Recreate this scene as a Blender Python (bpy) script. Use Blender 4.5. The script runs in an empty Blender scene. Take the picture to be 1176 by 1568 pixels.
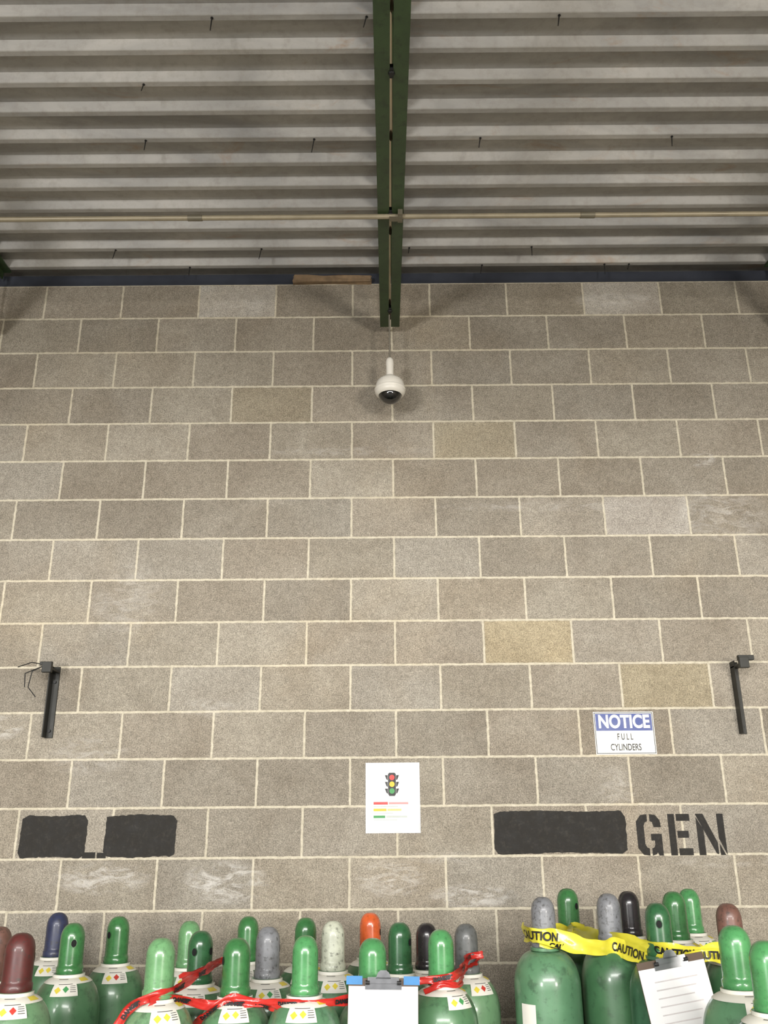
import bpy, bmesh, math, random
from mathutils import Vector, Matrix
random.seed(7)
S=bpy.context.scene
S.view_settings.view_transform='Standard'
COL=S.collection
CAMZ=1.7256; WY=4.01; BW=.4064; BH=.2032; JX=-.157

def lin(c):
    c=c/255.0
    return c/12.92 if c<=.04045 else ((c+.055)/1.055)**2.4
def rgb(r,g,b): return (lin(r),lin(g),lin(b),1.0)

# ---------------- materials ----------------
class NT:
    def __init__(s,name):
        s.m=bpy.data.materials.new(name); s.m.use_nodes=True
        s.t=s.m.node_tree; s.b=s.t.nodes['Principled BSDF']
    def n(s,typ,**kw):
        x=s.t.nodes.new(typ)
        for k,v in kw.items(): setattr(x,k,v)
        return x
    def l(s,a,b): s.t.links.new(a,b)
    def noise(s,vec,scale,detail=4,rough=.6,dist=0):
        x=s.n('ShaderNodeTexNoise'); x.inputs['Scale'].default_value=scale
        x.inputs['Detail'].default_value=detail; x.inputs['Roughness'].default_value=rough
        x.inputs['Distortion'].default_value=dist
        if vec is not None: s.l(vec,x.inputs['Vector'])
        return x.outputs['Fac']
    def mr(s,v,a,b,c=0.,d=1.):
        x=s.n('ShaderNodeMapRange'); s.l(v,x.inputs[0])
        for i,k in zip((1,2,3,4),(a,b,c,d)): x.inputs[i].default_value=k
        return x.outputs[0]
    def mth(s,op,a,b=None):
        x=s.n('ShaderNodeMath',operation=op)
        for i,k in enumerate((a,b)):
            if k is None: continue
            if isinstance(k,(int,float)): x.inputs[i].default_value=k
            else: s.l(k,x.inputs[i])
        return x.outputs[0]
    def mix(s,f,a,b,mode='MIX'):
        x=s.n('ShaderNodeMix',data_type='RGBA',blend_type=mode)
        for i,k in ((0,f),(6,a),(7,b)):
            if isinstance(k,(int,float,tuple)): x.inputs[i].default_value=k
            else: s.l(k,x.inputs[i])
        return x.outputs[2]
    def bump(s,h,strength,dist=.01):
        x=s.n('ShaderNodeBump'); x.inputs['Strength'].default_value=strength
        x.inputs['Distance'].default_value=dist; s.l(h,x.inputs['Height'])
        s.l(x.outputs[0],s.b.inputs['Normal'])
    def oc(s): return s.n('ShaderNodeTexCoord').outputs['Object']

_cache={}
def paint(name,c,rough=.4,metal=0.,var=.15,nscale=12,dirt=None,dirtamt=.0,coat=0.,bump=0.):
    if name in _cache: return _cache[name]
    k=NT(name); oc=k.oc()
    f=k.noise(oc,nscale,5)
    dark=tuple(x*(1-var) for x in c[:3])+(1,); lt=tuple(min(1,x*(1+var)) for x in c[:3])+(1,)
    col=k.mix(k.mr(f,.3,.7),dark,lt)
    if dirt:
        g=k.noise(oc,nscale*3.1,6,.7)
        col=k.mix(k.mth('MULTIPLY',k.mr(g,.52,.66),dirtamt),col,dirt)
    k.l(col,k.b.inputs['Base Color'])
    k.l(k.mr(f,.3,.7,rough*.85,min(1,rough*1.15)),k.b.inputs['Roughness'])
    k.b.inputs['Metallic'].default_value=metal
    k.b.inputs['Coat Weight'].default_value=coat
    k.b.inputs['Coat Roughness'].default_value=.12
    if bump: k.bump(k.noise(oc,nscale*6,4),bump,.003)
    _cache[name]=k.m
    return k.m

def block_mat(name):
    k=NT(name); oc=k.oc()
    # wobble the joint edges
    sep=k.n('ShaderNodeSeparateXYZ'); k.l(oc,sep.inputs[0])
    nx=k.mr(k.noise(oc,38,4,.7),0,1,-.0042,.0042)
    nz=k.mr(k.noise(oc,33,4,.7,.3),0,1,-.0042,.0042)
    cx=k.mth('ADD',k.mth('ADD',sep.outputs[0],sep.outputs[1]),nx)
    cx=k.mth('ADD',cx,-JX-WY)
    cz=k.mth('ADD',sep.outputs[2],nz)
    cmb=k.n('ShaderNodeCombineXYZ'); k.l(cx,cmb.inputs[0]); k.l(cz,cmb.inputs[1])
    br=k.n('ShaderNodeTexBrick'); br.offset=.5; br.offset_frequency=2; br.squash=1
    k.l(cmb.outputs[0],br.inputs['Vector'])
    for n_,v in (('Scale',1.),('Mortar Size',.0060),('Mortar Smooth',.25),('Bias',0.),('Brick Width',BW),('Row Height',BH)):
        br.inputs[n_].default_value=v
    mort=br.outputs['Fac']
    at=k.n('ShaderNodeAttribute'); at.attribute_name='blk'
    base=at.outputs['Color']
    fine=k.noise(oc,190,3,.8)
    mid=k.noise(oc,55,5,.75)
    big=k.noise(oc,3.2,5,.65,.6)
    c=k.mix(1.,base,k.mix(k.mr(fine,.35,.65),(.54,.54,.54,1),(1.42,1.42,1.41,1)),'MULTIPLY')
    c=k.mix(1.,c,k.mix(k.mr(mid,.3,.7),(.82,.82,.82,1),(1.18,1.18,1.18,1)),'MULTIPLY')
    c=k.mix(1.,c,k.mix(k.mr(big,.3,.7),(.84,.82,.80,1),(1.10,1.11,1.12,1)),'MULTIPLY')
    # pale aggregate specks and dark pores
    vo=k.n('ShaderNodeTexVoronoi'); vo.inputs['Scale'].default_value=150; k.l(oc,vo.inputs['Vector'])
    sp=k.mth('MULTIPLY',k.mr(vo.outputs['Distance'],.2,.05),k.mr(mid,.42,.58))
    c=k.mix(k.mth('MULTIPLY',sp,.5),c,rgb(208,203,193))
    v2=k.n('ShaderNodeTexVoronoi'); v2.inputs['Scale'].default_value=115; k.l(oc,v2.inputs['Vector'])
    pore=k.mth('MULTIPLY',k.mr(v2.outputs['Distance'],.22,.08),k.mr(mid,.52,.42))
    c=k.mix(k.mth('MULTIPLY',pore,.6),c,rgb(70,64,56))
    mc=k.mix(k.mr(mid,.3,.7),rgb(176,168,148),rgb(216,208,188))
    c=k.mix(k.mth('MULTIPLY',mort,.94),c,mc)
    # efflorescence / chalk smears where they stand on the wall
    smear=None
    for (x,z,rx,rz,a) in [(-1.2,1.55,.22,.07,.8),(-.68,1.53,.2,.09,.95),(0.02,1.54,.16,.08,.75),(.36,1.47,.2,.05,.85),
                          (-1.7,2.17,.1,.06,1.),(1.57,3.44,.07,.05,.9),(.25,1.62,.2,.03,.3),(1.45,1.6,.3,.03,.3),
                          (-.75,4.35,.15,.08,.4),(1.25,4.36,.25,.07,.5),(-.2,3.5,.5,.03,.3),(.8,3.2,.6,.03,.3),(-1.2,2.75,.2,.2,.3),(1.62,3.15,.25,.15,.5),
                          (-1.3,2.05,.2,.1,.35),(1.0,1.9,.1,.1,.35),(-.8,2.25,.15,.05,.35)]:
        dx=k.mth('DIVIDE',k.mth('SUBTRACT',sep.outputs[0],x),rx)
        dz=k.mth('DIVIDE',k.mth('SUBTRACT',sep.outputs[2],z),rz)
        r=k.mth('ADD',k.mth('MULTIPLY',dx,dx),k.mth('MULTIPLY',dz,dz))
        m=k.mr(r,1.0,.1,0,a)
        smear=m if smear is None else k.mth('MAXIMUM',smear,m)
    mp=k.n('ShaderNodeMapping'); mp.inputs['Rotation'].default_value=(0,.5,0); mp.inputs['Scale'].default_value=(.6,1,1.7); k.l(oc,mp.inputs[0])
    wv=k.noise(mp.outputs[0],16,7,.75,.9)
    sm=k.mth('MULTIPLY',smear,k.mr(wv,.45,.60))
    c=k.mix(k.mth('MULTIPLY',sm,.65),c,rgb(218,215,210))
    # warm stains
    st=k.mth('MULTIPLY',k.mr(k.noise(oc,1.7,3,.5,.5),.55,.75),.35)
    c=k.mix(st,c,k.mix(1.,c,(1.08,.98,.84,1),'MULTIPLY'))
    k.l(c,k.b.inputs['Base Color'])
    k.b.inputs['Roughness'].default_value=.9
    k.b.inputs['Specular IOR Level'].default_value=.25
    h=k.mth('ADD',k.mth('MULTIPLY',mort,-.5),k.mth('MULTIPLY',fine,.45))
    h=k.mth('ADD',h,k.mth('MULTIPLY',mid,.35))
    k.bump(h,.7,.006)
    return k.m

# ---------------- mesh helpers ----------------
def newobj(name,bm,mats,smooth=False,parent=None,auto=None):
    me=bpy.data.meshes.new(name); bm.normal_update(); bm.to_mesh(me); bm.free()
    for m in mats: me.materials.append(m)
    if smooth:
        for p in me.polygons: p.use_smooth=True
    o=bpy.data.objects.new(name,me); COL.objects.link(o)
    if parent: o.parent=parent
    if auto:
        me.set_sharp_from_angle(angle=math.radians(auto))
    return o
def box(bm,lo,hi,mi=0,M=None):
    vs=[]
    for x in (lo[0],hi[0]):
        for y in (lo[1],hi[1]):
            for z in (lo[2],hi[2]):
                p=Vector((x,y,z)); vs.append(bm.verts.new(M@p if M else p))
    for q in ((0,1,3,2),(4,6,7,5),(0,4,5,1),(2,3,7,6),(0,2,6,4),(1,5,7,3)):
        f=bm.faces.new([vs[i] for i in q]); f.material_index=mi
def lathe(bm,prof,c=(0,0,0),mi=0,seg=32,M=None):
    rings=[]
    for r,z in prof:
        if r<1e-5:
            p=Vector((c[0],c[1],c[2]+z)); rings.append([bm.verts.new(M@p if M else p)])
        else:
            ring=[]
            for i in range(seg):
                a=2*math.pi*i/seg
                p=Vector((c[0]+r*math.cos(a),c[1]+r*math.sin(a),c[2]+z))
                ring.append(bm.verts.new(M@p if M else p))
            rings.append(ring)
    for A,B in zip(rings,rings[1:]):
        if len(A)==1 and len(B)==1: continue
        for i in range(seg):
            j=(i+1)%seg
            if len(A)==1: f=bm.faces.new((A[0],B[j],B[i]))
            elif len(B)==1: f=bm.faces.new((A[i],A[j],B[0]))
            else: f=bm.faces.new((A[i],A[j],B[j],B[i]))
            f.material_index=mi
def rod(bm,a,b,r,mi=0,seg=12,r2=None):
    a=Vector(a); b=Vector(b); d=b-a; L=d.length
    q=d.to_track_quat('Z','Y').to_matrix().to_4x4(); M=Matrix.Translation(a)@q
    r2=r if r2 is None else r2
    lathe(bm,[(0,0),(r,0),(r2,L),(0,L)],mi=mi,seg=seg,M=M)
def poly(bm,pts,mi=0,thick=None):
    f=bm.faces.new([bm.verts.new(Vector(p)) for p in pts]); f.material_index=mi; return f
def prism(bm,pts2,y0,y1,mi=0):
    """2D outline (x,z) extruded in y from y0(front) to y1"""
    A=[bm.verts.new((x,y0,z)) for x,z in pts2]; B=[bm.verts.new((x,y1,z)) for x,z in pts2]
    n=len(A)
    for f in (bm.faces.new(A),bm.faces.new(B[::-1])): f.material_index=mi
    for i in range(n):
        f=bm.faces.new((A[i],B[i],B[(i+1)%n],A[(i+1)%n])); f.material_index=mi
def text_mesh(s,size,bold=0.0,sx=1.0):
    cu=bpy.data.curves.new('txt','FONT'); cu.body=s; cu.size=size; cu.offset=bold
    cu.align_x='CENTER'; cu.align_y='CENTER'
    o=bpy.data.objects.new('txt',cu); COL.objects.link(o)
    bpy.context.view_layer.update()
    dg=bpy.context.evaluated_depsgraph_get()
    me=bpy.data.meshes.new_from_object(o.evaluated_get(dg))
    V=[(v.co.x*sx,v.co.y) for v in me.vertices]; F=[tuple(p.vertices) for p in me.polygons]
    bpy.data.objects.remove(o); bpy.data.curves.remove(cu); bpy.data.meshes.remove(me)
    return V,F
def add_text(bm,s,size,fn,mi,bold=0.,sx=1.):
    V,F=text_mesh(s,size,bold,sx)
    vs=[bm.verts.new(fn(x,y)) for x,y in V]
    for f in F:
        try:
            g=bm.faces.new([vs[i] for i in f]); g.material_index=mi
        except ValueError: pass

# ---------------- shell ----------------
blk=block_mat('concrete_block')
PAL=[(146,139,127),(151,144,131),(152,144,130),(143,136,124),(149,143,132),(154,147,134),(146,138,125),(149,141,128)]
def wall_back():
    bm=bmesh.new(); lay=bm.loops.layers.float_color.new('blk')
    special={(21,-.97):(176,171,162),(21,1.062):(170,164,154),(12,.453):(162,150,125),(11,1.062):(156,146,124),
             (17,.25):(153,144,125),(18,-.766):(150,141,123),(15,1.062):(166,160,151),(13,.25):(150,141,126),
             (9,-.36):(149,140,124),(7,-.766):(136,130,121)}
    X0,X1=-4.6,4.6
    for c in range(22):
        off=JX if c%2 else JX+BW/2
        k0=math.floor((X0-off)/BW)
        x=off+k0*BW
        while x<X1:
            a=max(x,X0); b=min(x+BW,X1); z=c*BH
            if b-a>.001:
                col=random.choice(PAL); j=random.uniform(-7,5)
                for (cc,xx),v in special.items():
                    if cc==c and abs(xx-x)<.05: col=v; j=0
                col=rgb(*[max(0,q+j) for q in col])
                f=poly(bm,[(a,WY,z),(b,WY,z),(b,WY,z+BH),(a,WY,z+BH)])
                for lp in f.loops: lp[lay]=col
            x+=BW
    n0=len(bm.faces)
    box(bm,(X0,WY+.001,0),(X1,WY+.2,22*BH))
    bm.faces.ensure_lookup_table()
    for f in bm.faces[n0:]:
        for lp in f.loops: lp[lay]=rgb(146,138,125)
    return newobj('wall_back',bm,[blk])
wall_back()
def wall_side(name,x0,x1):
    bm=bmesh.new(); lay=bm.loops.layers.float_color.new('blk')
    box(bm,(x0,-3.4,0),(x1,WY,4.6))
    for f in bm.faces:
        for lp in f.loops: lp[lay]=rgb(146,139,127)
    newobj(name,bm,[blk])
wall_side('wall_left',-4.8,-4.6); wall_side('wall_right',4.6,4.8)

k=NT('concrete_floor'); oc=k.oc()
c=k.mix(k.mr(k.noise(oc,2.5,6),.3,.7),rgb(105,101,94),rgb(132,128,120))
c=k.mix(k.mth('MULTIPLY',k.mr(k.noise(oc,40,4),.5,.7),.4),c,rgb(80,76,70))
k.l(c,k.b.inputs['Base Color']); k.b.inputs['Roughness'].default_value=.75; k.bump(k.noise(oc,60,5),.3,.004)
bm=bmesh.new(); box(bm,(-4.8,-6,-.15),(4.8,WY+.2,0)); newobj('floor',bm,[k.m])

# corrugated steel roof deck
k=NT('galvanised_deck'); oc=k.oc()
mp=k.n('ShaderNodeMapping'); mp.inputs['Scale'].default_value=(.5,1.6,1); k.l(oc,mp.inputs[0])
a=k.noise(mp.outputs[0],2.0,6,.65,.8); b=k.noise(oc,26,5,.7)
c=k.mix(k.mr(a,.3,.7),rgb(136,135,133),rgb(184,181,175))
c=k.mix(k.mth('MULTIPLY',k.mr(b,.48,.7),.3),c,rgb(122,114,102))
rs=k.mth('MULTIPLY',k.mr(k.noise(mp.outputs[0],5.3,6,.7,1.2),.58,.72),.5)
c=k.mix(rs,c,rgb(150,120,88))
k.l(c,k.b.inputs['Base Color']); k.b.inputs['Roughness'].default_value=.5; k.b.inputs['Metallic'].default_value=.1
k.bump(b,.15,.003)
DZ=4.552
def deck():
    bm=bmesh.new(); P=.1524; prof=[]
    y=3.948-P*48
    while y<WY+.15:
        for dy,dz in ((0,0),(.003,-.002),(.025,-.002),(.028,0),(.042,.037),(.1384,.037)):
            prof.append((y+dy,DZ+dz))
        y+=P
    prof.append((y,DZ))
    X=[-4.8,-2.0,0.037,2.03,4.8]
    rows=[[bm.verts.new((x,py,pz)) for py,pz in prof] for x in X]
    for A,B in zip(rows,rows[1:]):
        for i in range(len(prof)-1): bm.faces.new((A[i],A[i+1],B[i+1],B[i]))
    T=[bm.verts.new((x,yy,DZ+.09)) for x,yy in ((-4.8,prof[0][0]),(4.8,prof[0][0]),(4.8,prof[-1][0]),(-4.8,prof[-1][0]))]
    bm.faces.new(T)
    return newobj('ceiling',bm,[k.m])
deck()
# unseen light blocker added behind the viewer, shades the upper wall
bm=bmesh.new(); box(bm,(-4.6,-1.62,3.48),(4.6,-1.5,DZ-.003)); newobj('added_light_blocker',bm,[paint('blocker_grey',rgb(120,118,112),.6)])

# dark steel closure above the wall
bm=bmesh.new()
box(bm,(-4.6,WY+.02,22*BH),(4.6,WY+.14,DZ-.003)); box(bm,(-4.6,WY+.0,22*BH),(4.6,WY+.03,22*BH+.008))
newobj('trim_roof_edge',bm,[paint('dark_steel',rgb(48,52,62),.6)])

# ---------------- joists ----------------
green_steel=paint('green_steel',rgb(50,68,40),.45,0,.25,9,rgb(34,42,28),.6)
dark=paint('blackened_bolt',rgb(22,22,22),.6)
rust=paint('tan_rod',rgb(118,104,78),.6)
def chord(bm,x,z,up,w0,w1,y0,y1,g=.006,t=.006,leg=.045):
    for s in (-1,1):
        A=[]; 
        for y,w in ((y0,w0),(y1,w1)):
            A.append([Vector((x+s*g,y,z)),Vector((x+s*w/2,y,z)),Vector((x+s*w/2,y,z+up*t)),Vector((x+s*(g+t),y,z+up*t)),Vector((x+s*(g+t),y,z+up*leg)),Vector((x+s*g,y,z+up*leg))])
        R=[[bm.verts.new(p) for p in r] for r in A]
        bm.faces.new(R[0]); bm.faces.new(R[1][::-1])
        for i in range(6): bm.faces.new((R[0][i],R[1][i],R[1][(i+1)%6],R[0][(i+1)%6]))
def joist(x):
    bm=bmesh.new()
    zb=4.156; zt=DZ-.003; ye=3.93
    chord(bm,x,zb,1,.124,.098,1.7,ye); chord(bm,x,zb,1,.130,.124,-1.45,1.7)
    chord(bm,x,zt,-1,.105,.105,-1.48,ye+.06)
    y=ye-.15; up=True
    while y>-1.2:
        z0,z1=(zb+.03,zt-.03) if up else (zt-.03,zb+.03)
        rod(bm,(x,y,z0),(x,y-.28,z1),.0055,1,8); y-=.28; up=not up
    rod(bm,(x,ye-.04,zb+.02),(x,ye-.04,zt-.02),.0055,1,8)
    for y in (3.78,3.05,2.32,1.5,.6,-.3,-1.2):
        box(bm,(x-.0065,y-.02,zb-.003),(x+.0065,y+.02,zb+.02),2)
        lathe(bm,[(0,zb-.008),(.010,zb-.008),(.012,zb-.001),(0,zb-.001)],(x,y,0),2,8)
    return newobj('steel_roof_joist',bm,[green_steel,rust,dark])
joist(.037); joist(-2.03); joist(2.09)

# conduit along the ceiling
bm=bmesh.new(); cy=3.05; cz=4.143
rod(bm,(-4.6,cy,cz),(4.6,cy,cz),.0105,0,16)
for x in (-2.6,-.78,.86,2.5): rod(bm,(x-.03,cy,cz),(x+.03,cy,cz),.0135,1,16)
for x in (-2.03,.037,2.09):
    box(bm,(x+.03,cy-.03,cz-.012),(x+.05,cy+.025,cz+.045),1); box(bm,(x-.005,cy-.015,cz-.014),(x+.05,cy+.015,cz-.0115),1)
newobj('electrical_conduit',bm,[paint('conduit_beige',rgb(150,140,118),.45,.2),paint('clamp_grey',rgb(116,110,94),.5,.4)],True,auto=40)

# screws poking through the deck
bm=bmesh.new()
SW=[(-1.09,2.09,.05),(-.94,2.09,.03),(-.37,2.09,.035),(-.62,2.40,.035),(.66,2.40,.03),(1.13,2.09,.045),(.23,2.09,.02),(1.06,2.09,.02),
    (-1.02,3.00,.03),(-.29,3.00,.04),(.43,3.00,.03),(1.26,3.00,.03),(.10,2.40,.02),(-.05,2.40,.03),(-1.37,3.77,.03),(-.62,3.77,.035),(.77,3.77,.03),(.14,3.77,.02),
    (-1.02,3.92,.03),(.53,3.92,.03),(1.18,3.92,.035),(1.31,3.92,.02),(-.95,2.70,.02),(-3.,2.4,.03),(3.,3.,.03)]
for x,y,l in SW:
    y=3.948+.014-.1524*round((3.962-y)/.1524)   # screws sit in the ribs
    l*=1.9
    rod(bm,(x,y,DZ+.002),(x-.004+random.uniform(-.008,.003),y-.003,DZ-l),.0028,0,6,.0018)
    rod(bm,(x,y,DZ+.001),(x,y,DZ-.005),.0055,0,6)
newobj('deck_screws',bm,[dark])

# timber offcut on top of the wall
bm=bmesh.new()
box(bm,(-.47,WY-.03,22*BH-.002),(-.06,WY+.01,22*BH+.036)); 
bmesh.ops.subdivide_edges(bm,edges=bm.edges[:],cuts=4)
for v in bm.verts: v.co+=Vector((random.uniform(-.006,.006),random.uniform(-.003,.003),random.uniform(-.003,.003)))
newobj('timber_offcut',bm,[paint('old_timber',rgb(132,110,84),.8,0,.35,18)])

# ---------------- security camera ----------------
white=paint('white_plastic',rgb(226,222,212),.35,0,.04)
glass=paint('smoked_dome',rgb(12,12,14),.06,0,.1,coat=1.)
cx,cyy=.034,3.82
bm=bmesh.new()
rod(bm,(cx,cyy,3.90),(cx,cyy,4.157),.0042,2,10)
lathe(bm,[(0,3.913),(.010,3.912),(.016,3.905),(.019,3.895),(.020,3.875),(.0185,3.87),(.0185,3.815),(.03,3.808),(.034,3.80),(.052,3.792),(.064,3.779),(.070,3.76),(.0725,3.74),(.0725,3.722),(.068,3.712),(.056,3.706),(.056,3.71)],(cx,cyy,0),0,40)
pr=[(.055*math.cos(a*math.pi/16),3.712-.048*math.sin(a*math.pi/16)) for a in range(0,9)]; pr[-1]=(0,3.664)
lathe(bm,pr,(cx,cyy,0),1,40)
lathe(bm,[(.0725,3.744),(.0755,3.740),(.0755,3.734),(.0725,3.730)],(cx,cyy,0),0,40)
bmesh.ops.recalc_face_normals(bm,faces=bm.faces[:])
newobj('dome_security_camera',bm,[white,glass,paint('grey_cable',rgb(120,115,104),.5)],True,auto=50)

# ---------------- wall markings and signs ----------------
blackp=paint('black_wall_paint',rgb(38,36,33),.85,0,.3,22,rgb(62,58,52),.5,bump=.6)
def patch(name,rects,strips=()):
    bm=bmesh.new()
    for (x0,x1,z0,z1) in rects:
        pts=[]
        def edge(ax,az,bx,bz,n):
            for i in range(n):
                t=i/n; w_=.0025*math.sin(7*t+ax*9)
                pts.append((ax+(bx-ax)*t+random.uniform(-.002,.002),az+(bz-az)*t+w_+random.uniform(-.0022,.0022)))
        edge(x0+.010,z0,x1-.010,z0,max(3,int((x1-x0)/.012))); edge(x1,z0+.010,x1+.003,z1-.012,12)
        edge(x1-.014,z1,x0+.014,z1,max(3,int((x1-x0)/.012))); edge(x0,z1-.010,x0-.003,z0+.010,12)
        prism(bm,pts,WY-.0014,WY-.0002)
    for (x0,x1,z0,z1) in strips: prism(bm,[(x0,z0),(x1,z0),(x1,z1),(x0,z1)],WY-.0011,WY-.0002)
    return newobj(name,bm,[blackp])
patch('painted_out_lettering',[(.462,1.022,1.634,1.803)])
patch('painted_out_lettering',[(-1.562,-1.282,1.632,1.800),(-1.20,-.900,1.632,1.800)],[(-1.29,-1.235,1.628,1.652),(-1.228,-1.19,1.628,1.650)])
# stencil letters
bm=bmesh.new()
Zb,Zt=1.622,1.788; Hh=Zt-Zb
def L(pts,x0,w): prism(bm,[(x0+px*w,Zb+pz*Hh) for px,pz in pts],WY-.0012,WY-.0002)
gx,gw=1.068,.105
L([(0,.18),(.2,.02),(.46,.0),(.46,.17),(.36,.2),(.3,.28),(.3,.72),(.36,.8),(.46,.83),(.46,1),(.2,.98),(0,.82)],gx,gw)
L([(.56,.83),(.66,.8),(.7,.68),(1,.68),(.97,.85),(.8,.98),(.56,1)],gx,gw)
L([(.56,0),(.72,.03),(.78,.08),(.82,0),(1,0),(1,.52),(.56,.52),(.56,.36),(.7,.36),(.7,.26),(.66,.2),(.56,.17)],gx,gw)
ex,ew=1.205,.095
L([(0,0),(.3,0),(.3,1),(0,1)],ex,ew)
L([(.38,0),(1,0),(1,.17),(.38,.17)],ex,ew); L([(.38,.42),(.88,.42),(.88,.59),(.38,.59)],ex,ew); L([(.38,.83),(.98,.83),(.98,1),(.38,1)],ex,ew)
nx,nw=1.325,.118
L([(0,0),(.24,0),(.24,.62),(.0,.92)],nx,nw); L([(0,1),(.27,1),(.70,.30),(.70,.02),(.62,.04),(.0,.98)],nx,nw)
L([(.76,.40),(1,.0),(1,1),(.76,1)],nx,nw); L([(.76,.28),(.76,0),(.95,0)],nx,nw)
newobj('stencilled_gen_letters',bm,[blackp])

wp=paint('sign_white',rgb(230,228,218),.35,0,.03); blue=paint('sign_blue',rgb(26,54,128),.4,0,.08); ink=paint('ink_black',rgb(24,24,26),.5)
def notice():
    bm=bmesh.new(); x0,x1,z0,z1=.924,1.190,2.037,2.220; y=WY-.003
    box(bm,(x0,y,z0),(x1,WY-.0002,z1),0)
    f=y-.0006
    b=.003
    for r in ((x0+b,x1-b,z1-b-.003,z1-b),(x0+b,x1-b,z0+b,z0+b+.003),(x0+b,x0+b+.003,z0+b,z1-b),(x1-b-.003,x1-b,z0+b,z1-b)):
        box(bm,(r[0],f,r[2]),(r[1],y,r[3]),2)
    box(bm,(x0+.008,f,z1-.082),(x1-.008,y,z1-.008),1)
    cx=(x0+x1)/2
    add_text(bm,'NOTICE',.078,lambda a,b_:Vector((cx+a,f-.0006,z1-.045+b_)),0,.0026,.80)
    add_text(bm,'F U L L',.038,lambda a,b_:Vector((cx+a,f,z0+.074+b_)),2,.0007,.62)
    add_text(bm,'CYLINDERS',.040,lambda a,b_:Vector((cx+a,f,z0+.029+b_)),2,.0007,.66)
    newobj('notice_sign',bm,[wp,blue,ink])
notice()
def disc(bm,cx,cz,r,y,mi,n=24):
    poly(bm,[(cx+r*math.cos(2*math.pi*i/n),y,cz+r*math.sin(2*math.pi*i/n)) for i in range(n)],mi)
def poster():
    mats=[paint('laminate_paper',rgb(228,227,224),.3,0,.02),ink,paint('p_red',rgb(200,60,58),.5),paint('p_yellow',rgb(214,180,40),.5),paint('p_green',rgb(60,140,76),.5),
          paint('p_faded_red',rgb(202,140,138),.5),paint('p_faded_yellow',rgb(206,190,120),.5),paint('p_faded_grey',rgb(180,186,180),.5),paint('p_edge',rgb(204,206,208),.25)]
    bm=bmesh.new(); x0,x1,z0,z1=-.089,.146,1.719,2.009; y=WY-.0025
    box(bm,(x0,y,z0),(x1,WY-.0002,z1),8); box(bm,(x0+.008,y-.0004,z0+.008),(x1-.008,y,z1-.008),0)
    f=y-.001; cx=(x0+x1)/2-.003; zt=z1-.042
    prism(bm,[(cx-.017,zt-.088),(cx-.012,zt-.097),(cx+.012,zt-.097),(cx+.017,zt-.088),(cx+.017,zt-.006),(cx+.012,zt),(cx-.012,zt),(cx-.017,zt-.006)],f,y,1)
    for i,mi in enumerate((2,3,4)):
        zc=zt-.02-.028*i
        disc(bm,cx,zc,.0115,f-.0005,mi)
        for s in (-1,1): prism(bm,[(cx+s*.018,zc+.010),(cx+s*.031,zc+.010),(cx+s*.024,zc-.008),(cx+s*.018,zc-.012)],f,y,1)
    xa=x0+.034
    # coloured key bars with the line of print beside each
    for z,m1,m2,a,b in ((z0+.121,2,5,.062,.150),(z0+.094,3,6,.056,.120),(z0+.066,4,7,.050,.145)):
        box(bm,(xa,f,z-.005),(xa+a,y,z+.006),m1)
        box(bm,(xa+a+.004,f,z-.004),(xa+b,y,z+.005),m2)
        box(bm,(xa,f,z-.0145),(xa+b*.7,y,z-.0105),7)
    newobj('traffic_light_poster',bm,mats)
poster()

# wall brackets
def bracket(name,x,z0,z1,flip,strands):
    bm=bmesh.new()
    w=.017
    box(bm,(x-w,WY-.006,z0),(x+w,WY-.0002,z1)); box(bm,(x-w,WY-.05,z0),(x-w+.006,WY-.005,z1))
    box(bm,(x-w,WY-.11,z1-.03),(x+w,WY-.005,z1-.022)); box(bm,(x-w-.004,WY-.13,z1-.045),(x+w+.004,WY-.11,z1+.002))
    if not flip:
        box(bm,(x-.035,WY-.12,z1-.012),(x+.02,WY-.108,z1+.004))
    else:
        box(bm,(x-.02,WY-.12,z1-.010),(x+.05,WY-.100,z1+.012))
    bmesh.ops.bevel(bm,geom=bm.edges[:],offset=.0015,segments=1,affect='EDGES')
    rod(bm,(x,WY-.014,z0+.03),(x,WY,z0+.03),.007,1,8); rod(bm,(x,WY-.014,z1-.07),(x,WY,z1-.07),.007,1,8)
    for pts in strands:
        for a,b in zip(pts,pts[1:]): rod(bm,a,b,.0022,1,6)
    newobj(name,bm,[paint('black_bracket',rgb(42,42,38),.5,.3),dark])
bracket('wall_bracket',-1.49,2.125,2.44,False,[[(-1.50,3.9,2.43),(-1.56,3.89,2.44),(-1.62,3.89,2.42)],[(-1.50,3.9,2.43),(-1.55,3.88,2.40),(-1.56,3.88,2.33),(-1.53,3.9,2.29)],[(-1.50,3.9,2.43),(-1.58,3.88,2.39),(-1.575,3.88,2.33)]])
bracket('wall_bracket',1.580,2.12,2.437,True,[])

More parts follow.
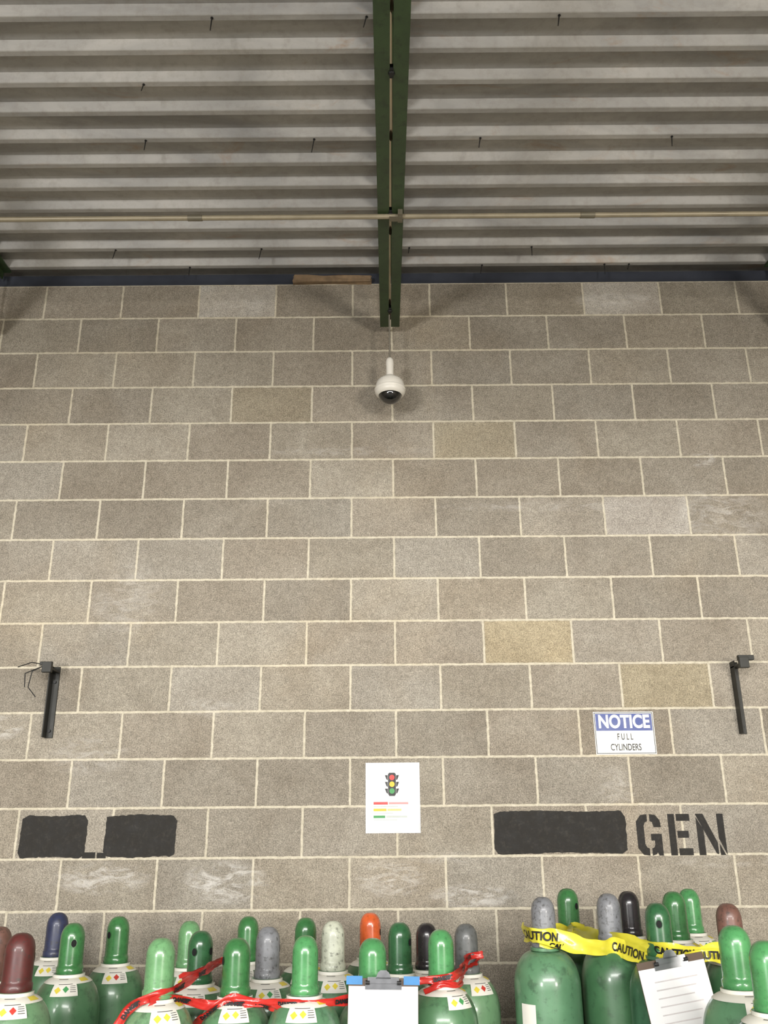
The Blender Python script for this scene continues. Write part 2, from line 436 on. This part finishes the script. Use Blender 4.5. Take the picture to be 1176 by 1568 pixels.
# ---------------- gas cylinders ----------------
G={ 'g1':rgb(84,124,88),'g2':rgb(66,106,72),'g3':rgb(108,146,108),'g4':rgb(90,132,98),'g5':rgb(62,102,76)}
C={ 'maroon':rgb(84,38,36),'brown':rgb(112,80,70),'navy':rgb(46,52,80),'green':rgb(60,116,66),'lgreen':rgb(106,154,106),'dgreen':rgb(48,96,60),
    'bgreen':rgb(78,144,88),'grey':rgb(124,126,130),'white':rgb(186,190,172),'orange':rgb(206,94,48),'black':rgb(42,38,42),'ggrey':rgb(98,100,100)}
lab=paint('label_paper',rgb(224,222,212),.5,0,.04); ylw=paint('label_yellow',rgb(218,200,70),.5); rd=paint('label_red',rgb(190,60,50),.5); gn=paint('label_green',rgb(70,146,86),.5)
hole=paint('cap_hole',rgb(8,10,9),.9)
def superprof(R,rn,zs,hs,n=10):
    out=[]
    for i in range(n+1):
        a=math.pi/2*(1-i/n)
        out.append((rn+(R-rn)*math.sin(a),zs+hs*math.cos(a)))
    return out
def cylinder(x,y,h,cap,body,R=.108,cr=.040,holes=(),slots=False,lang=0.,label=True,tag=None):
    bm=bmesh.new()
    ch=.152; zc=h-ch; rn=.043; hs=.105; zs=zc-.012-hs
    prof=[(0,.004),(R*.8,.0),(R*.94,.004),(R,.02)]+[(R,zs*t) for t in (.25,.5,.75)]+superprof(R,rn,zs,hs,12)+[(rn-.001,zc+.002),(0,zc+.002)]
    lathe(bm,prof,mi=0,seg=48)
    # cap
    cp=[(cr*1.06,zc),(cr*1.09,zc+.004),(cr*1.09,zc+.018),(cr*1.01,zc+.022),(cr,zc+.03),(cr*.99,zc+.105)]
    for i in range(1,9):
        a=math.pi/2*i/8
        cp.append((cr*.99*math.cos(a)**.8 if i<8 else .0,zc+.105+(ch-.105)*math.sin(a)))
    cp[-2]=(cr*.32,h-.0015); 
    lathe(bm,[(0,zc)]+cp,mi=1,seg=36)
    lathe(bm,[(rn,zc-.012),(rn+.006,zc-.010),(rn+.006,zc-.001),(rn,zc)],mi=0,seg=36)
    def capsurf(ang,z,off=.0008):
        r=cr*1.0+off if z<=.105 else cr*math.sqrt(max(0,1-((z-.105)/(ch-.105))**2))+off
        return Vector((r*math.sin(ang),-r*math.cos(ang),zc+z))
    for ha in holes:
        for rr,mi,off in ((.0105,1,.0006),(.0085,7,.0012)):
            poly(bm,[capsurf(ha+rr*math.cos(t)/cr,.092+1.35*rr*math.sin(t),off) for t in [2*math.pi*i/20 for i in range(20)]],mi)
    if slots:
        ha=lang*3+1.25
        poly(bm,[capsurf(ha+.006*math.cos(t)/cr,.085+.012*math.sin(t),.001) for t in [2*math.pi*i/16 for i in range(16)]],7)
    def sh(ang,s,off=.0015):
        a=math.pi/2*s
        r=rn+(R-rn)*math.sin(a); z=zs+hs*math.cos(a)
        n=Vector((math.sin(a),0,math.cos(a)*.9+.1)).normalized()
        r+=n.x*off; z+=n.z*off
        return Vector((r*math.sin(ang),-r*math.cos(ang),z))
    def spatch(a0,a1,s0,s1,off,mi,na=12,ns=4,diamond=False):
        if diamond:
            ac,sc=(a0+a1)/2,(s0+s1)/2; da,ds=(a1-a0)/2,(s1-s0)/2
            g=[[sh(ac+((u+v)/2)*da,sc+((u-v)/2)*ds,off) for u in (-1,0,1)] for v in (-1,0,1)]
        else:
            g=[[sh(a0+(a1-a0)*i/na,s0+(s1-s0)*j/ns,off) for i in range(na+1)] for j in range(ns+1)]
        V=[[bm.verts.new(p) for p in r] for r in g]
        for r0,r1 in zip(V,V[1:]):
            for i in range(len(r0)-1):
                f=bm.faces.new((r0[i],r1[i],r1[i+1],r0[i+1])); f.material_index=mi
    if label:
        spatch(0,2*math.pi,.03,.34,.0016,2,36,4)
        lathe(bm,[(rn+.007,zc-.011),(rn+.0085,zc-.010),(rn+.0085,zc-.002),(rn+.007,zc-.001)],mi=2,seg=36)
        w=.46
        spatch(lang-w,lang+w,.30,.62,.0020,2,10,6)
        spatch(lang-.36,lang-.12,.41,.57,.0030,3,diamond=True)
        spatch(lang-.06,lang+.16,.39,.55,.0030,random.choice((3,3,5,4)),diamond=True)
        for i in range(4):
            s=.39+.045*i
            spatch(lang+.20,lang+.40,s,s+.012,.0030,6,3,1)
        spatch(lang-.26,lang+.30,.335,.35,.0030,6,4,1)
        spatch(lang-.4,lang+.1,.14,.165,.0030,6,4,1); spatch(lang+.7,lang+1.2,.12,.28,.0030,3,4,1)
    if tag:
        z=zs-.05
        V=[]
        for zz in (z-.05,z+.01):
            V.append([bm.verts.new((( R+.0012)*math.sin(tag+t),-(R+.0012)*math.cos(tag+t),zz)) for t in (-.25,-.12,0,.12,.25)])
        for i in range(4):
            f=bm.faces.new((V[0][i],V[0][i+1],V[1][i+1],V[1][i])); f.material_index=2
    old=cap in('grey','ggrey','white','maroon','navy','brown')
    cm=paint('cap_'+cap,C[cap],.45 if old else .28,0,.2 if old else .15,22,rgb(50,48,44) if old else rgb(26,50,32),.75 if old else .35,coat=.15 if old else .35)
    bmt=paint('cylinder_'+body,G[body],.36,0,.15,9,rgb(44,62,48),.5,coat=.3)
    o=newobj('gas_cylinder',bm,[bmt,cm,lab,ylw,rd,gn,ink,hole],True,auto=50)
    o.location=(x,y,0)
    return o
CY=[
 (-1.069,2.85,1.455,'maroon','g3',dict(cr=.042,slots=True,lang=.3)),
 (-1.235,3.10,1.45,'brown','g3',dict(lang=.4)),
 (-1.274,3.75,1.44,'navy','g2',dict(slots=True,lang=.1)),
 (-1.065,3.30,1.4415,'green','g1',dict(holes=(.45,),lang=.2)),
 (-.985,3.56,1.44,'green','g1',dict(holes=(-.6,),lang=.3)),
 (-.647,2.80,1.444,'lgreen','g3',dict(cr=.041,lang=.5)),
 (-.7315,3.60,1.42,'lgreen','g3',dict(lang=.2)),
 (-.611,3.20,1.424,'dgreen','g1',dict(holes=(-.3,1.2),lang=.0)),
 (-.4485,2.92,1.430,'green','g1',dict(cr=.041,holes=(-1.1,),lang=.15)),
 (-.397,3.25,1.430,'grey','g1',dict(slots=True,lang=.2)),
 (-.532,3.72,1.424,'green','g2',dict(lang=0)),
 (-.2385,2.85,1.442,'bgreen','g4',dict(lang=.0,cr=.038)),
 (-.302,3.60,1.428,'green','g2',dict(lang=0)),
 (-.186,3.35,1.438,'white','g1',dict(lang=.1)),
 (-.0646,3.70,1.435,'orange','g2',dict(lang=0,slots=True)),
 (-.045,2.965,1.422,'bgreen','g3',dict(lang=.0,cr=.042)),
 (.042,3.30,1.436,'dgreen','g1',dict(lang=.2,holes=(1.0,))),
 (.145,3.60,1.407,'black','g2',dict(lang=0)),
 (.1666,3.05,1.4365,'bgreen','g1',dict(lang=.6,cr=.040)),
 (.272,3.37,1.4235,'ggrey','g3',dict(lang=.5,slots=True)),
 (.524,3.25,1.515,'grey','g4',dict(label=False,tag=-.8)),
 (.675,3.60,1.521,'green','g2',dict(lang=.3,holes=(.7,))),
 (.757,3.30,1.521,'grey','g2',dict(label=False,tag=.9)),
 (.914,3.65,1.507,'black','g2',dict(lang=0)),
 (.865,3.10,1.505,'dgreen','g5',dict(label=False,holes=(-.2,),cr=.040)),
 (1.011,3.40,1.52,'green','g1',dict(lang=0)),
 (1.160,3.70,1.511,'bgreen','g3',dict(lang=.2)),
 (1.110,3.15,1.498,'brown','g2',dict(lang=0)),
 (.941,2.65,1.479,'bgreen','g4',dict(lang=.2,cr=.042)),
 (.925,2.40,1.468,'bgreen','g5',dict(lang=-.4,cr=.041)),
]
for t in CY: cylinder(*t[:5],**t[5])

# ---------------- barrier tapes ----------------
def cat(P,n=8):
    P=[Vector(p) for p in P]; Q=[P[0]*2-P[1]]+P+[P[-1]*2-P[-2]]; out=[]
    for i in range(1,len(Q)-2):
        a,b,c,d=Q[i-1:i+3]
        for j in range(n):
            t=j/n
            out.append(.5*((2*b)+(c-a)*t+(2*a-5*b+4*c-d)*t*t+(3*b-a-3*c+d)*t**3))
    out.append(P[-1]); return out
def ribbon(bm,P,w,mi,tmi=None,txt=None,step=.25,size=.04,tw=(0.,0.),start=.05,sx=1.):
    pts=cat(P); N=len(pts); arc=[0]
    for a,b in zip(pts,pts[1:]): arc.append(arc[-1]+(b-a).length)
    fr=[]
    for i,p in enumerate(pts):
        t=(pts[min(N-1,i+1)]-pts[max(0,i-1)]).normalized()
        up=Vector((0,0,1)); up=(up-t*up.dot(t)).normalized(); nn=t.cross(up)
        q=tw[0]+(tw[1]-tw[0])*arc[i]/arc[-1]+.16*math.sin(arc[i]*23)
        u2=up*math.cos(q)+nn*math.sin(q); n2=nn*math.cos(q)-up*math.sin(q)
        fr.append((p,u2,n2))
    rows=[]
    for i,(p,u,n) in enumerate(fr):
        ww=w*(1+.14*math.sin(arc[i]*31+1)+.06*math.sin(arc[i]*83))
        rows.append([bm.verts.new(p+u*ww*s+n*(.004*math.sin(arc[i]*40+s*9)+.002*math.sin(arc[i]*120+s*30))) for s in (-.5,-.25,0,.25,.5)])
    for A,B in zip(rows,rows[1:]):
        for i in range(4):
            f=bm.faces.new((A[i],B[i],B[i+1],A[i+1])); f.material_index=mi; f.smooth=True
    if txt:
        def at(s):
            s=max(0,min(arc[-1]-1e-6,s))
            for i in range(N-1):
                if arc[i+1]>=s:
                    t=(s-arc[i])/max(1e-9,arc[i+1]-arc[i])
                    return [fr[i][j].lerp(fr[i+1][j],t) for j in range(3)]
            return fr[-1]
        s=start
        while s<arc[-1]-.06:
            def fn(a,b,s=s):
                p,u,n=at(s+a); return p+u*b+n*.0068
            add_text(bm,txt,size,fn,tmi,.0012,sx); s+=step
ytape=paint('yellow_tape',rgb(222,212,66),.32,0,.06,20,coat=.3); rtape=paint('red_tape',rgb(190,46,40),.32,0,.15,20,coat=.3)
bm=bmesh.new()
ribbon(bm,[(.462,3.31,1.402),(.473,3.22,1.402),(.51,3.185,1.400),(.56,3.195,1.392),(.63,3.19,1.372),(.70,3.21,1.362),(.757,3.225,1.362),(.815,3.12,1.345),(.855,3.045,1.335),(.90,3.03,1.345)],.052,0,1,'CAUTION',.34,.036,(.1,-.15),.12,.9)
ribbon(bm,[(.60,3.52,1.385),(.68,3.52,1.38),(.76,3.24,1.385),(.86,3.045,1.372),(.95,3.05,1.362),(1.03,3.07,1.368),(1.10,3.085,1.362),(1.15,3.10,1.355),(1.18,3.16,1.35)],.045,0,1,'CAUTION',.24,.032,(.5,.0),.64,.9)
ribbon(bm,[(.50,3.19,1.385),(.57,3.20,1.372),(.62,3.27,1.40),(.66,3.54,1.395),(.72,3.545,1.395)],.03,0,1,'CAUTION',.2,.022,(.3,.9),.08)
ribbon(bm,[(.866,3.046,1.33),(.98,3.02,1.36),(1.07,3.05,1.35),(1.13,3.08,1.36)],.04,0,1,'CAUTION',.25,.03,(-.5,.4),.14)
newobj('yellow_caution_tape',bm,[ytape,ink])
bm=bmesh.new()
ribbon(bm,[(-.80,2.74,1.07),(-.76,2.70,1.17),(-.71,2.72,1.27),(-.655,2.745,1.30),(-.60,2.80,1.312),(-.55,3.05,1.335),(-.53,3.17,1.34)],.024,0,1,'DANGER',.16,.015,(.3,-.2),.08)
ribbon(bm,[(-.655,2.738,1.285),(-.60,2.79,1.29),(-.52,2.86,1.262),(-.45,2.86,1.265),(-.36,2.85,1.268),(-.25,2.795,1.272),(-.17,2.82,1.272),(-.06,2.90,1.274),(.0,2.92,1.285),(.08,2.98,1.30),(.155,2.995,1.305),(.215,3.02,1.315),(.27,3.30,1.325),(.325,3.34,1.33)],.024,0,1,'DANGER',.17,.015,(.2,-.2),.1)
ribbon(bm,[(-.56,2.90,1.20),(-.52,2.84,1.24),(-.45,2.855,1.28),(-.36,2.86,1.262),(-.28,2.795,1.256),(-.17,2.81,1.25)],.02,0,1,'DANGER',.17,.014,(.6,.2),.1)
ribbon(bm,[(.11,3.0,1.27),(.165,2.99,1.292),(.22,3.03,1.285),(.25,3.2,1.30),(.31,3.35,1.31)],.018,0,None,None,.17,.016,(-.6,.5),.1)
ribbon(bm,[(-.66,3.15,1.29),(-.60,3.14,1.315),(-.545,3.16,1.335),(-.48,3.22,1.36)],.024,0,None,None,.17,.016,(.9,.3),.1)
newobj('red_danger_tape',bm,[rtape,ink])

# ---------------- clipboards ----------------
def clipboard(loc,tilt,lean,w=.222,h=.315,blue_t=False):
    M=Matrix.Translation(loc)@Matrix.Rotation(lean,4,'X')@Matrix.Rotation(tilt,4,'Y')
    bm=bmesh.new()
    box(bm,(-w/2,0,-h),(w/2,.004,0),0,M)
    box(bm,(-w*.495,-.0012,-h+.006),(w*.495,0,-.020),1,M)
    for i in range(7):
        z=-.060-.022*i
        box(bm,(-w*.30,-.0018,z),(w*(.34-.05*(i%3)),-.0012,z+.0035),4,M)
    box(bm,(-.052,-.006,-.028),(.052,-.0015,-.006),2,M)
    box(bm,(-.045,-.012,-.012),(.045,-.005,.004),2,M)
    prism_pts=[(-.022,.0),(-.016,.016),(-.008,.022),(.008,.022),(.016,.016),(.022,.0)]
    A=[bm.verts.new(M@Vector((x,-.012,z))) for x,z in prism_pts]; B=[bm.verts.new(M@Vector((x,-.007,z))) for x,z in prism_pts]
    for f in (bm.faces.new(A),bm.faces.new(B[::-1])): f.material_index=2
    for i in range(6):
        f=bm.faces.new((A[i],B[i],B[(i+1)%6],A[(i+1)%6])); f.material_index=2
    for s in (-1,1): rod(bm,M@Vector((s*.045-.006,-.009,-.010)),M@Vector((s*.045+.006,-.009,-.010)),.006,3,12)
    if blue_t:
        for s in (-1,1): box(bm,(s*.082-.024,-.0025,-.016),(s*.082+.022,-.0008,.006),5,M)
    bm.normal_update(); bmesh.ops.recalc_face_normals(bm,faces=bm.faces[:])
    newobj('clipboard',bm,[paint('hardboard_brown',rgb(84,66,50),.6,0,.2),paint('paper_white',rgb(226,226,226),.6,0,.01),paint('clip_steel',rgb(150,152,156),.25,.9,.08),dark,paint('faint_print',rgb(198,193,193),.7),paint('blue_tape',rgb(50,120,176),.45)])
clipboard((-.012,2.835,1.330),math.radians(1),math.radians(-2),w=.200,blue_t=True)
clipboard((.850,2.965,1.362),math.radians(-9),math.radians(-2),w=.205)

# ---------------- lights ----------------
def area(name,loc,target,size,power,col,sy=None):
    l=bpy.data.lights.new(name,'AREA'); l.shape='RECTANGLE'; l.size=size; l.size_y=sy or size; l.energy=power; l.color=col
    o=bpy.data.objects.new(name,l); COL.objects.link(o); o.location=loc
    o.rotation_euler=(Vector(target)-Vector(loc)).to_track_quat('-Z','Y').to_euler()
area('daylight_left',(-3.5,-4.0,2.0),(-.6,2.4,3.6),1.0,250,(1,.985,.96),.9)
area('daylight_right',(3.5,-4.0,2.0),(.6,2.4,3.6),1.0,260,(1,.94,.85),.9)
area('daylight_opening',(0,-5,3.45),(0,4,2.2),6.5,820,(1,.975,.945),.8)
w=bpy.data.worlds.new('World'); S.world=w; w.use_nodes=True
nt=w.node_tree; bg=nt.nodes['Background']; sky=nt.nodes.new('ShaderNodeTexSky'); sky.sky_type='HOSEK_WILKIE'
sky.sun_direction=(0.2,-.6,.75); sky.turbidity=8
mx=nt.nodes.new('ShaderNodeMix'); mx.data_type='RGBA'; mx.inputs[0].default_value=.75; mx.inputs[7].default_value=(.9,.92,.95,1)
nt.links.new(sky.outputs[0],mx.inputs[6]); nt.links.new(mx.outputs[2],bg.inputs[0]); bg.inputs[1].default_value=.22

# ---------------- camera ----------------
cd=bpy.data.cameras.new('camera'); cam=bpy.data.objects.new('camera',cd); COL.objects.link(cam)
cd.sensor_fit='VERTICAL'; cd.sensor_height=36; cd.sensor_width=27; cd.lens=36*1352/1568; cd.clip_start=.05
cam.matrix_world=Matrix.Translation((0,0,CAMZ))@Matrix.Rotation(math.radians(90+19.9),4,'X')@Matrix.Rotation(math.radians(-.44),4,'Z')
S.camera=cam
